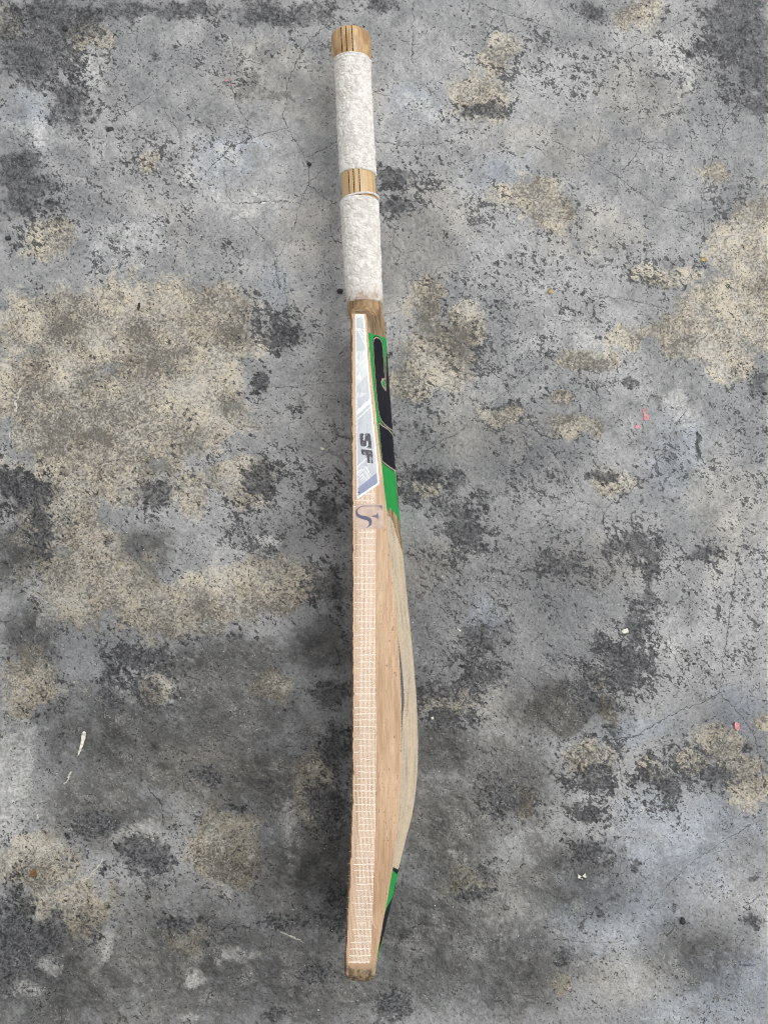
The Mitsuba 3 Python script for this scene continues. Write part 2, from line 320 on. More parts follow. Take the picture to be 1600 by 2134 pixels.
HX = lambda y: -0.0185 - 0.0515 * (y - 0.206)       # the handle's axis
def section(y):
    """Closed outline (n, 2) of the blade in x, z, running over the upper edge, down the back and up the face."""
    a, b, s, w = float(f_face(y)), float(f_edge(y)), float(f_spine(y)), float(half_width(y))
    q = np.clip((TOE + 0.017 - y) / 0.017, 0, 1)    # the toe's own rounding
    r = 0.0024
    ang = np.linspace(0, np.pi / 2, 7)
    top = np.linspace(a + r, b - 0.0012, 12)
    pts = [(a + r - r * np.cos(t), ZA + w - r + r * np.sin(t) + crown(a + r, y)) for t in ang[:-1]]
    pts += [(x, ZA + w + crown(x, y)) for x in top]
    rb = 0.0012
    pts += [(b - rb + rb * np.sin(t), ZA + w - rb + rb * np.cos(t) + crown(b - rb, y)) for t in ang[2:-1:2]]
    tt = np.linspace(0.05, 1, 26)
    pts += [(b + (s - b) * back_g(t), ZA + w * (1 - t)) for t in tt]
    up = np.array(pts)
    low = up[:-1][::-1].copy(); low[:, 1] = 2 * ZA - low[:, 1]
    zf = np.linspace(-1, 1, 16)[1:-1]
    face = np.array([(a - 0.0012 * (1 - k * k), ZA + k * (w - r - 0.0007)) for k in zf])
    P = np.vstack([up, low, face])
    if q > 0:
        c = np.array([(a + b) / 2, ZA])
        inset = 0.0095 * (1 - math.sqrt(max(0, 1 - q * q)))
        P[:, 0] = c[0] + (P[:, 0] - c[0]) * (1 - inset / max((b - a) / 2, 1e-6))
    return P
def blade_mesh():
    ys = np.concatenate([np.linspace(0.200, 0.160, 41), np.linspace(0.158, -0.38, 260), TOE + TOE_R - TOE_R * np.sin(np.linspace(0, 1, 26) * np.pi / 2)[0:] * 1.0])
    ys = np.unique(np.round(ys, 6))[::-1]
    ys[-1] = TOE
    ref = section(0.168)
    d = ref - ref.mean(0) * [1, 0] - [0, ZA]
    th = np.arctan2(d[:, 1] / 0.052, d[:, 0] / 0.015)
    rows = []
    for y in ys:
        P = section(min(y, 0.176))
        k = np.clip((y - 0.1695) / (0.186 - 0.1695), 0, 1)
        k = k * k * (3 - 2 * k)
        C = np.stack([HX(y) + 0.0162 * np.cos(th), ZA + 0.0162 * np.sin(th)], -1)
        P = P * (1 - k) + C * k
        rows.append(np.stack([P[:, 0], np.full(len(P), y), P[:, 1]], -1))
    V = np.array(rows)
    # dents and waves of use
    wob = (meshkit.fbm(V.reshape(-1, 3) * [120, 25, 120], 3, 4) - 0.5).reshape(V.shape[:2])
    cen = V.mean(1, keepdims=True)
    dirn = V - cen; dirn[..., 1] = 0
    dirn /= np.linalg.norm(dirn, axis=-1, keepdims=True)
    near_toe = np.clip((-0.375 - V[..., 1]) / 0.02, 0, 1)
    V = V + dirn * (wob * (0.0006 + 0.0022 * near_toe))[..., None]
    h, w = V.shape[:2]
    i = np.arange(h * w).reshape(h, w)
    j = np.roll(i, -1, 1)
    f = np.stack([i[:-1], j[:-1], j[1:], i[1:]], -1).reshape(-1, 4)
    f = np.vstack([f[:, [0, 1, 2]], f[:, [0, 2, 3]]])
    v = V.reshape(-1, 3)
    end = []
    for row, flip in ((0, 1), (h - 1, 0)):
        c = len(v); v = np.vstack([v, V[row].mean(0) + [0, 0, 0]])
        a, b = i[row], j[row]
        end.append(np.stack([np.full(w, c), b if flip else a, a if flip else b], -1))
    m = trimesh.Trimesh(v, np.vstack([f] + end), process=False)
    if m.volume < 0: m.invert()
    return m

def wood_tone(p, lo, hi, k=1.0):
    g = fbm(p.x * 520 * k, p.y * 16, p.z * 520 * k, octaves=3)
    h = noise(p.x * 1900, p.y * 60, p.z * 1900)
    return mix(lo, hi, smoothstep(0.25, 0.75, g * 0.7 + h * 0.3))
FACE_FIT = np.polyfit(SY, (ST[:, 1] - 800) * E, 5)
def blade_colour(p, n, uv):
    c = mix(wood_tone(p, (0.50, 0.405, 0.285), (0.58, 0.485, 0.355), 0.45), mi.Color3f(0.47, 0.41, 0.33), smoothstep(0.4, 0.7, fbm(p.x * 40, p.y * 14, p.z * 40, octaves=2)) * 0.6)
    m = fbm(p.x * 70, p.y * 30, p.z * 70, octaves=4)
    f = noise(p.x * 420, p.y * 160, p.z * 420)
    # weave of the old scrim
    weave = noise(p.x * 160 + m, p.y * 1500 + m * 4, p.z * 160) * 0.65 + noise(p.x * 1300, p.y * 420, p.z * 1300) * 0.35
    c = c * (0.80 + 0.4 * weave)
    # dark grain streaks by the spine
    st = smoothstep(0.66, 0.78, noise(p.x * 800, p.y * 26, p.z * 300) * 0.7 + m * 0.35)
    c = mix(c, mi.Color3f(0.22, 0.145, 0.08), st * 0.5)
    # handling grime on the shoulder, soil on the toe
    neck = smoothstep(0.120, 0.160, p.y + (m - 0.5) * 0.06)
    streak = noise(p.x * 520, p.y * 70, p.z * 520)
    c = mix(c, mix((0.085, 0.048, 0.022), (0.40, 0.265, 0.14), smoothstep(0.30, 0.72, m * 0.45 + f * 0.25 + streak * 0.3)), neck * 0.95)
    toe = smoothstep(0.372, 0.392, -p.y + (m - 0.5) * 0.02)
    c = mix(c, mix((0.06, 0.036, 0.02), (0.40, 0.28, 0.165), smoothstep(0.36, 0.66, m * 0.45 + f * 0.35 + noise(p.x * 900, p.y * 900, p.z * 900) * 0.2)), toe * 0.9)
    # darker, reddish brown arris of the face
    y = p.y
    xf = mi.Float(float(FACE_FIT[0]))
    for k in FACE_FIT[1:]:
        xf = xf * y + float(k)
    worn = 1 - smoothstep(0.0012, 0.0026, p.x - xf + (f - 0.5) * 0.0022 + dr.maximum(y - 0.155, 0) * 1.0)
    c = mix(c, mix((0.05, 0.027, 0.017), (0.20, 0.115, 0.07), f), worn * 0.9)
    return c
def wood_relief(p, n, uv):
    return noise(p.x * 900, p.y * 40, p.z * 900) + 0.4 * noise(p.x * 300, p.y * 1500, p.z * 300)
scene['willow'] = principled(proc(blade_colour), rough=0.55, spec=0.35, bump=proc(wood_relief, eps=2e-4), scale=0.0002)

bat = 'cricket_bat'
tag(bat, 'worn cricket bat lying on its long edge on the cracked concrete', 'cricket bat')
obj('blade', blade_mesh(), 'willow', bat, smooth=40)

# ---- solids laid on the blade: a shapely outline in a chart, given a thickness
def laid(poly, chart, h, depth=0.0006, size=0.004):
    out = []
    for g in getattr(poly, 'geoms', [poly]):
        if g.area < 1e-9: continue
        m = trimesh.creation.extrude_polygon(g, 1.0, engine='earcut')
        v, f = trimesh.remesh.subdivide_to_size(m.vertices * [1, 1, 1e-5], m.faces, size, max_iter=14)
        up = v[:, 2] > 0.5e-5
        P = chart(v[:, 0], v[:, 1], np.where(up, h, h - depth))
        out.append(trimesh.Trimesh(P, f, process=False))
    return trimesh.util.concatenate(out)
def EP(pts): return [((u - 800) * E, (1067 - v) * E) for u, v in pts]
def epoly(pts): return Polygon(EP(pts)).buffer(0)
def estroke(pts, w): return LineString(EP(pts)).buffer(w * E / 2, cap_style=2)

# ---- the facing along the edge with its woven thread
vys = np.linspace(0.1690, TOE + TOE_R - 0.0015, 280)
left = [(float(f_face(y)) + 0.0011 + 0.0009 * (meshkit.noise([y * 420, 1, 2], 3) - 0.5) + 0.0016 * max(0, float(meshkit.noise([y * 240, 5, 2], 5)) - 0.68) * 2
         + (0.0010 if y < -0.31 else 0) * float(meshkit.noise([y * 130, 3, 2], 8)), y) for y in vys]
right = [(float(f_edge(y)) + 0.00045 + 0.0003 * (float(meshkit.noise([y * 200, 9, 2], 3)) - 0.5), y) for y in vys]
facing_outline = Polygon(left + right[::-1]).buffer(0)
facing_outline = facing_outline.buffer(-0.008).buffer(0.008).union(facing_outline.intersection(box(-1, -0.366, 1, 1)))     # worn round at the toe
facing_outline = max(getattr(facing_outline.buffer(0), 'geoms', [facing_outline.buffer(0)]), key=lambda g: g.area)
def facing_colour(p, n, uv):
    g = fbm(p.x * 420, p.y * 14, 3.0, octaves=3)
    h = noise(p.x * 1900, p.y * 110, 8.0)
    m = fbm(p.x * 45, p.y * 20, 2.0, octaves=4)
    c = mix((0.36, 0.215, 0.122), (0.66, 0.475, 0.315), smoothstep(0.1, 0.85, g * 0.3 + h * 0.3 + m * 0.4))
    pore = smoothstep(0.72, 0.84, noise(p.x * 2400, p.y * 420, 5.0) * 0.75 + m * 0.25)
    c = mix(c, mi.Color3f(0.30, 0.17, 0.095), pore * 0.4)
    soil = smoothstep(0.376, 0.394, -p.y + (m - 0.5) * 0.04 + (h - 0.5) * 0.006)
    c = mix(c, mi.Color3f(0.20, 0.13, 0.08), soil * 0.75)
    nick = smoothstep(0.835, 0.86, noise(p.x * 700, p.y * 330, 4.0) * 0.75 + h * 0.25)
    return mix(c, mi.Color3f(0.14, 0.08, 0.05), nick * 0.6)
scene['facing_wood'] = principled(proc(facing_colour), rough=0.5, spec=0.4, bump=proc(wood_relief, eps=2e-4), scale=0.00012)
facing = obj('edge_facing', laid(facing_outline, edge_point, 0.0005, 0.0013, 0.005), 'facing_wood', bat, label='reddish wood facing on the upper edge woven with white thread')
scene['cross'] = principled((0.88, 0.80, 0.72), rough=0.4, spec=0.5)
scene['thread'] = principled((0.86, 0.755, 0.665), rough=0.4, spec=0.5)
scene['thread_dull'] = principled((0.70, 0.55, 0.43), rough=0.45, spec=0.5)
def left_u(v): return np.interp(v, [600, 1100, 1544, 1637, 1731, 1787, 1840, 1914, 1996, 2020], [736, 736.5, 737, 736.5, 735, 733, 731.5, 728.5, 725, 725])
def right_u(v): return np.interp(v, [600, 1100, 1300, 1544, 1637, 1731, 1787, 1840, 1914, 1996, 2020], [781, 781.5, 782.5, 784, 783.5, 782, 780, 778.5, 776, 772, 768])
def inset_in(poly): return poly.intersection(facing_outline.buffer(-0.0003))
LABEL = epoly([(739.5,653),(758.5,653),(763,700),(768,776),(777,870),(787.5,970),(790,1009),(744,1041),(742.5,970),(741.5,870),(740.5,776),(740,700)])
NT = 17
for k in range(NT):
    s = (k + 0.5) / NT
    r = random.Random(100 + k)
    vv = np.arange(664, 2012, 12)
    pts = [(left_u(v) + (right_u(v) - left_u(v)) * s + r.uniform(-0.22, 0.22), v) for v in vv]
    g = inset_in(estroke(pts, 1.0 if k % 3 else 1.3)).difference(LABEL.buffer(0.0002))
    if s * 48 > 8:      # the thread only starts below the label
        g = g.intersection(box(-1, -1, 1, (1067 - 1000) * E))
    if g.is_empty: continue
    obj('long_thread', laid(g, edge_point, 0.00066, 0.0004, 0.006), 'thread_dull' if k in (0, 1, 2, 3) else 'thread', facing)
v = 1016.0
r = random.Random(5)
while v < 2011:
    a = left_u(v) + (r.uniform(0, 4) if r.random() < 0.5 else r.uniform(5, 15))
    b = right_u(v) - (0 if r.random() < 0.75 else r.uniform(1, 12))
    n = 7
    tilt = r.uniform(-1.4, 1.4)
    pts = [(a + (b - a) * i / n, v + tilt * (i / n - 0.5) + r.uniform(-0.5, 0.5)) for i in range(n + 1)]
    g = inset_in(estroke(pts, r.uniform(1.0, 1.7))).difference(LABEL.buffer(0.0002))
    if not g.is_empty and g.area > 1e-8:
        obj('cross_thread', laid(g, edge_point, 0.00076, 0.0004, 0.006), 'cross', facing)
    v += r.uniform(12.6, 14.8)

# ---- the label on the edge
def paper(c, rough=0.35):
    def fn(p, n, uv):
        k = fbm(p.x * 300, p.y * 120, 4.0, octaves=3)
        s = smoothstep(0.66, 0.74, noise(p.x * 900, p.y * 300, 1.0) * 0.6 + k * 0.4)
        return mix(mi.Color3f(c) * (0.86 + 0.26 * k), mi.Color3f(c) * 0.72, s * 0.5)
    return principled(proc(fn), rough=rough, spec=0.5)
scene['label_white'] = paper((0.84, 0.845, 0.85))
scene['label_grey'] = paper((0.53, 0.56, 0.595))
scene['label_pale'] = paper((0.64, 0.67, 0.69))
scene['label_slate'] = paper((0.26, 0.29, 0.42))
def ink_colour(p, n, uv):
    k = noise(p.x * 1400, p.y * 900, 2.0) * 0.6 + fbm(p.x * 300, p.y * 300, 5.0) * 0.4
    return mix((0.07, 0.07, 0.085), (0.30, 0.30, 0.33), smoothstep(0.6, 0.78, k))
scene['label_ink'] = principled(proc(ink_colour), rough=0.4, spec=0.4)
lab = obj('edge_label', laid(LABEL, edge_point, 0.00085, 0.0003), 'label_white', bat, label='white and grey maker label tapering along the upper edge')
INNER = epoly([(742,656.5),(756,656.5),(760,700),(765.2,776),(774,870),(784.5,970),(786.5,1006.5),(746,1034),(744.5,970),(743.5,870),(742.5,776),(742,700)])
L1, L2, L3, L4 = 0.00095, 0.00105, 0.00113, 0.0012
obj('grey_field', laid(INNER, edge_point, L1, 0.0002), 'label_grey', lab)
def zz(X, Y): return (650 + X / 6.4, 620 + Y / 6.4)          # readings from the upper and the lower half of the label
def zy(X, Y): return (650 + X / 6.4, 870 + Y / 6.4)
def on_label(shape, name, mat, h=L2):
    g = shape.intersection(INNER)
    if not g.is_empty: obj(name, laid(g, edge_point, h, 0.00018), mat, lab)
S = lambda pts, w, z=zz: estroke([z(*p) for p in pts], w / 6.4)
G = lambda pts, z=zz: epoly([z(*p) for p in pts])
on_label(G([(575,720),(740,700),(765,1000),(600,1180),(575,1150)]), 'pale_field', 'label_pale', L2)
on_label(G([(640,990),(668,1108),(590,1078)]), 'white_triangle', 'label_white', L3)
on_label(G([(595,1265),(735,1275),(640,1335),(595,1330)]), 'white_wedge', 'label_pale', L3)
on_label(G([(585,1520),(775,1345),(790,1395),(585,1585)]), 'white_band', 'label_white', L3)
on_label(S([(590,1640),(790,1455)], 9), 'white_line', 'label_white', L3)
on_label(S([(590,945),(725,805)], 8), 'white_line', 'label_white', L3)
on_label(S([(580,870),(620,815)], 7), 'white_line', 'label_white', L3)
on_label(S([(690,915),(735,880)], 7).union(S([(690,915),(745,930)], 7)), 'white_chevron', 'label_white', L3)
on_label(S([(585,410),(700,430)], 6), 'white_line', 'label_white', L3)
for k in range(3):
    on_label(S([(590 + 12 * k, 415 + 2 * k), (700 + 6 * k, 560 + 45 * k)][::1], 5.5), 'white_line', 'label_white', L3)
for k in range(6):
    on_label(S([(612 + 18 * k, 415 + 10 * k), (630 + 18 * k, 450 + 14 * k)], 6), 'white_tick', 'label_white', L3)
on_label(G([(590,960),(862,740),(895,880),(600,1075)], zy), 'slate_band', 'label_slate', L2)
on_label(G([(590,860),(640,880),(590,918)], zy), 'pale_corner', 'label_pale', L2)
on_label(S([(590,680),(725,545)], 9, zy), 'white_line', 'label_white', L3)
on_label(S([(800,450),(850,400)], 9, zy), 'white_line', 'label_white', L3)
for (a, b) in [((705,650),(785,780)), ((685,668),(765,800)), ((665,686),(745,800)), ((720,650),(760,730)), ((665,690),(600,760)), ((670,715),(605,790)),
               ((680,745),(690,830)), ((680,750),(610,820)), ((700,775),(650,840)), ((640,700),(600,735)), ((700,790),(735,835))]:
    on_label(S([a, b], 8, zy), 'white_stripe', 'label_white', L3)
on_label(S([(608,1000),(632,1000)], 14, zy).union(S([(628,990),(640,1003)], 8, zy)), 'small_mark', 'label_ink', L3)
# the block letters, running down the edge
LS = G([(640,212),(688,210),(694,225),(686,235),(682,290),(692,312),(704,304),(708,225),(722,212),(766,212),(778,226),(792,320),(796,400),(788,415),
        (742,412),(736,400),(752,372),(750,322),(738,306),(727,320),(726,372),(714,388),(668,384),(650,370),(642,310),(636,240)], zy)
LF = G([(654,422),(800,440),(808,470),(818,612),(790,614),(784,522),(770,518),(776,608),(738,604),(732,510),(664,492)], zy)
on_label(LS, 'letter', 'label_ink', L4)
on_label(LF, 'letter', 'label_ink', L4)

# ---- clear sticker with the monogram
def film(p, n, uv):
    k = fbm(p.x * 220, p.y * 220, 6.0, octaves=3)
    return mix((0.68, 0.53, 0.45), (0.78, 0.66, 0.59), smoothstep(0.3, 0.7, k))
scene['film'] = {'type': 'blendbsdf', 'weight': 0.42, 'a': {'type': 'null'}, 'b': principled(proc(film), rough=0.3, spec=0.5)}
scene['monogram_ink'] = paper((0.11, 0.11, 0.18))
film_poly = G([(584,1150),(945,1148),(958,1483),(583,1488)], zy).intersection(facing_outline.buffer(-0.0004))
st = obj('clear_sticker', laid(film_poly, edge_point, 0.00095, 0.0001), 'film', bat, label='clear square sticker with a dark blue monogram on the upper edge')
def taper(pts, z=zy):
    """A stroke of changing width: (x, y, width) along its run."""
    pts = np.array(pts, float)
    t = np.linspace(0, len(pts) - 1, 60)
    q = np.stack([PCH(np.arange(len(pts)), pts[:, k])(t) for k in range(3)], -1)
    d = np.gradient(q[:, :2], axis=0); d /= np.linalg.norm(d, axis=1, keepdims=True)
    n = np.stack([-d[:, 1], d[:, 0]], -1)
    a, b = q[:, :2] + n * q[:, 2:] / 2, q[:, :2] - n * q[:, 2:] / 2
    return epoly([z(*p) for p in np.vstack([a, b[::-1]])])
mono = taper([(935,1180,8),(800,1180,8),(690,1182,9),(625,1205,12),(594,1250,22),(605,1295,36),(660,1328,46),(730,1345,50),(775,1375,44),(780,1415,34),(755,1450,16),(722,1472,4)])
mono = mono.union(G([(875,1176),(936,1174),(934,1242),(918,1200)], zy))
mono = mono.union(G([(878,1262),(884,1362),(862,1335),(800,1322),(800,1308),(855,1305)], zy))
obj('monogram', laid(mono, edge_point, 0.00108, 0.0001), 'monogram_ink', st)

# ---- print and remnants on the back; outlines in (t, y)
KT = 0.058                                          # the back is about 58 mm from arris to spine
def back_chart(a, y, h): return back_point(a / KT, y, h)
def BP(pts): return Polygon([(t * KT, y / 1000) for t, y in pts]).buffer(0)
def rounded(g, r): return g.buffer(r).buffer(-2 * r).buffer(r)
def gloss(c, rough=0.42):
    def fn(p, n, uv):
        k = fbm(p.x * 200, p.y * 60, p.z * 200, octaves=3)
        s = smoothstep(0.70, 0.78, noise(p.x * 1300, p.y * 90, p.z * 1300) * 0.6 + k * 0.4)
        return mix(mi.Color3f(c) * (0.85 + 0.3 * k), mi.Color3f(c) + 0.03, s * 0.3)
    return principled(proc(fn), rough=rough, spec=0.06)
scene['sticker_green'] = gloss((0.022, 0.30, 0.065))
scene['sticker_black'] = gloss((0.008, 0.009, 0.016))
scene['sticker_beige'] = gloss((0.42, 0.35, 0.27))
rs = random.Random(3)
low = [(1.9, -30), (1.25, -28), (0.98, -10.5), (0.86, -6.2), (0.74, -3.4), (0.62, -1.6), (0.5, 1.2), (0.42, 2.4), (0.37, 4.2), (0.29, 2.0), (0.2, 0.4), (0.14, 0.9)]
low = [(t + rs.uniform(-0.012, 0.012), y + rs.uniform(-0.5, 0.5)) for t, y in low]
GREEN = BP([(0.06, 153.2), (0.5, 156.2), (1.0, 159.4), (1.9, 157)] + low + [(0.075, 25), (0.065, 60), (0.06, 110)])
bs = obj('back_sticker', laid(GREEN, back_chart, 0.0002, 0.0006), 'sticker_green', bat, label='torn green sticker with bold black lettering below the shoulder on the back')
MAIN = BP([(0.28, 140.5), (0.30, 147), (0.35, 150.6), (0.44, 152.9), (0.55, 153.7), (0.62, 153.0), (0.68, 151.5), (0.70, 138.5), (0.695, 124.4), (0.72, 121.5), (0.70, 120.0), (0.55, 118.9),
           (0.49, 114.5), (0.53, 111.4), (0.60, 109.6), (0.70, 108.2), (0.745, 110.0), (0.76, 120.0), (0.81, 130.0), (0.90, 142.0), (0.98, 149.0), (1.20, 153.5), (1.9, 153.5),
           (1.9, 73.5), (1.0, 75.6), (0.80, 75.7), (0.62, 76.6), (0.48, 78.2), (0.36, 80.2), (0.275, 83.0), (0.24, 89), (0.23, 95), (0.235, 105), (0.25, 116)])
SECOND = BP([(0.20, 76.3), (0.40, 74.6), (0.62, 73.6), (0.85, 71.2), (1.0, 69.0), (1.9, 69.0), (1.9, 36), (0.95, 38.4), (0.80, 38.6), (0.60, 40.0), (0.39, 41.8), (0.2, 43.6), (0.14, 44.3), (0.16, 55), (0.17, 66)])
DROP = BP([(0.575, 117.2), (0.54, 115.2), (0.555, 113), (0.60, 111.6), (0.66, 110.8), (0.675, 113), (0.665, 116.6)])
clip = GREEN.buffer(-0.0004)
def lay_back(g, h, name, mat, **k): return obj(name, laid(g.intersection(clip), back_chart, h, 0.00018), mat, bs, **k)
MAIN, SECOND = rounded(MAIN, 0.0004), rounded(SECOND, 0.0004)
lay_back(MAIN.buffer(0.0022).union(SECOND.buffer(0.0020)), 0.00028, 'black_outline', 'sticker_black')
lay_back(MAIN.buffer(0.0013).union(SECOND.buffer(0.0012)), 0.00036, 'beige_outline', 'sticker_beige')
lay_back(MAIN.buffer(0.0002), 0.00044, 'black_letter', 'sticker_black')
lay_back(SECOND, 0.00044, 'black_letter', 'sticker_black')
lay_back(DROP.buffer(0.0010), 0.00048, 'beige_drop', 'sticker_beige')
lay_back(DROP, 0.00054, 'green_drop', 'sticker_green')
SIDE = BP([(0.90, 37.6), (1.9, 37.6), (1.9, 5), (1.02, 3.5), (0.86, 5.2), (0.87, 20)])
lay_back(SIDE, 0.00030, 'black_stripe', 'sticker_black')
line = LineString([(t * KT, y / 1000) for t, y in [(0.80, 37.6), (0.895, 36.3), (0.905, 20), (0.90, 6.5), (1.0, 5.2), (1.4, 5)]])
lay_back(line.buffer(0.00065, cap_style=2), 0.00040, 'beige_line', 'sticker_beige')
# what the torn sticker left behind
def residue(p, n, uv):
    k = fbm(p.x * 250, p.y * 110, p.z * 250, octaves=4)
    return mix((0.13, 0.085, 0.045), (0.36, 0.26, 0.16), smoothstep(0.3, 0.7, k))
scene['residue'] = principled(proc(residue), rough=0.8, spec=0.2, bump=proc(wood_relief, eps=2e-4), scale=0.0003)
rim = [(0.15, 1.2), (0.2, 0.8), (0.29, 2.5), (0.37, 4.6), (0.45, 2.6), (0.62, -1.2), (0.80, -4.8), (1.0, -10.5), (1.3, -28), (1.5, -34), (1.2, -46), (1.0, -40), (0.9, -34), (0.78, -30), (0.69, -25.5), (0.6, -19), (0.53, -14.5), (0.45, -9), (0.36, -4.5), (0.25, -3.6), (0.13, -3.2)]
rim = [(t + rs.uniform(-0.02, 0.02), y + rs.uniform(-0.7, 0.7)) for t, y in rim]
obj('torn_remnant', laid(BP(rim), back_chart, 0.00012, 0.0005), 'residue', bat, label='brown paper remnant under the torn end of the green sticker')
scene['grey_tape'] = paper((0.115, 0.12, 0.13), 0.5)
GREY = BP([(0.005, -104), (0.09, -112.4), (0.16, -122.3), (0.21, -136.8), (0.25, -155.9), (0.255, -164.4), (0.18, -172.8), (0.12, -178), (0.07, -188), (0.03, -200), (0.004, -203)])
obj('grey_tape', laid(GREY, back_chart, 0.0002, 0.0006), 'grey_tape', bat, label='narrow grey strip of tape beside the edge facing')
TOEG = BP([(0.16, -305), (0.7, -321), (1.9, -330), (1.9, -389), (0.05, -386), (0.05, -352), (0.10, -330)])
ts = obj('toe_sticker', laid(TOEG, back_chart, 0.0002, 0.0006), 'sticker_green', bat, label='small green and black sticker on the back near the toe')
tclip = TOEG.buffer(-0.0002)
def lay_toe(g, h, name, mat): return obj(name, laid(g.intersection(tclip), back_chart, h, 0.00018), mat, ts)
lay_toe(BP([(0.1, -303), (0.7, -318), (1.9, -327), (1.9, -332), (0.7, -325.5), (0.2, -309), (0.12, -307.5)]), 0.0003, 'black_border', 'sticker_black')
lay_toe(BP([(0.75, -338), (0.95, -337), (0.95, -343), (0.75, -342.5)]), 0.0003, 'black_notch', 'sticker_black')
lay_toe(BP([(1.9, -345), (0.68, -347), (0.4, -345), (0.04, -344), (0.04, -379), (0.4, -381), (1.9, -384)]), 0.0003, 'black_block', 'sticker_black')

# ------------------------------------------------------------------ the handle: cane slabs with rubber between, two worn towelling grips
import manifold3d as m3
def loft(profile, n=96):
    """(y, radius) along the handle's axis, closed."""
    a = np.arange(n) * 2 * np.pi / n
    V = np.array([[(HX(y) + r * np.cos(t), y, ZA + r * np.sin(t)) for t in a] for y, r in profile]).reshape(-1, 3)
    h = len(profile)
    i = np.arange(h * n).reshape(h, n); j = np.roll(i, -1, 1)
    f = np.stack([i[:-1], j[:-1], j[1:], i[1:]], -1).reshape(-1, 4)
    f = np.vstack([f[:, [0, 1, 2]], f[:, [0, 2, 3]]])
    k = len(V)
    V = np.vstack([V, [[HX(profile[0][0]), profile[0][0], ZA], [HX(profile[-1][0]), profile[-1][0], ZA]]])
    c0 = np.stack([np.full(n, k), j[0], i[0]], -1); c1 = np.stack([np.full(n, k + 1), i[-1], j[-1]], -1)
    m = trimesh.Trimesh(V, np.vstack([f, c0, c1]), process=False)
    if m.volume < 0: m.invert()
    return m
prof = [(0.4392, 0.004), (0.4390, 0.012), (0.4380, 0.0155), (0.4362, 0.0174), (0.4340, 0.0181), (0.430, 0.0183), (0.420, 0.0182), (0.4150, 0.0176), (0.4125, 0.0160), (0.404, 0.0157), (0.39, 0.0157)] + \
       [(y, 0.0156) for y in np.linspace(0.38, 0.19, 20)] + [(0.178, 0.0150)]
def to_m3(m): return m3.Manifold(m3.Mesh(np.asarray(m.vertices, np.float32), np.asarray(m.faces, np.uint32)))
core = to_m3(loft(prof))
thin = to_m3(loft([(y - (0.0004 if i == 0 else 0), r - 0.0009) for i, (y, r) in enumerate(prof)]))
def slabcut(d0, d1):
    y0, y1 = 0.15, 0.46
    P = [(HX(y) + d, y, z) for y in (y0, y1) for d in (d0, d1) for z in (0, 0.11)]
    return m3.Manifold.hull_points(np.array(P))
hd = obj('handle', loft([(y, max(r - 0.0012, 0.002)) for y, r in prof if y < 0.437]), 'willow', bat, smooth=40)
del scene[hd]; labels.pop(hd, None)
def cane_colour(p, n, uv):
    X = p.x + 0.0515 * p.y
    g = noise(X * 2600, p.y * 50, p.z * 2600) * 0.6 + fbm(X * 700, p.y * 24, p.z * 700, octaves=3) * 0.4
    m = fbm(p.x * 120, p.y * 60, p.z * 120, octaves=3)
    c = mix((0.42, 0.275, 0.135), (0.60, 0.425, 0.225), smoothstep(0.25, 0.75, g))
    worn = smoothstep(0.40, 0.42, p.y + (m - 0.5) * 0.02)
    return mix(c, c * mi.Color3f(0.68, 0.58, 0.48), worn * smoothstep(0.25, 0.6, m))
scene['cane'] = principled(proc(cane_colour), rough=0.36, spec=0.5, clearcoat=0.3, clearcoat_gloss=0.6, bump=proc(lambda p, n, uv: noise((p.x + 0.0515 * p.y) * 2400, p.y * 60, p.z * 2400), eps=1e-4), scale=0.00006)
scene['dark_rubber'] = principled((0.025, 0.02, 0.017), rough=0.7)
seams = [-0.0083, -0.0040, 0.0014]
edges_ = [-0.03] + seams + [0.03]
hp = bat + '__handle'
for k in range(4):
    a = edges_[k] + (0.00042 if k else 0); b = edges_[k + 1] - (0.00042 if k < 3 else 0)
    obj('cane_strip', core ^ slabcut(a, b), 'cane', hp, smooth=35)
for s in seams:
    obj('rubber_strip', thin ^ slabcut(s - 0.0005, s + 0.0005), 'dark_rubber', hp)

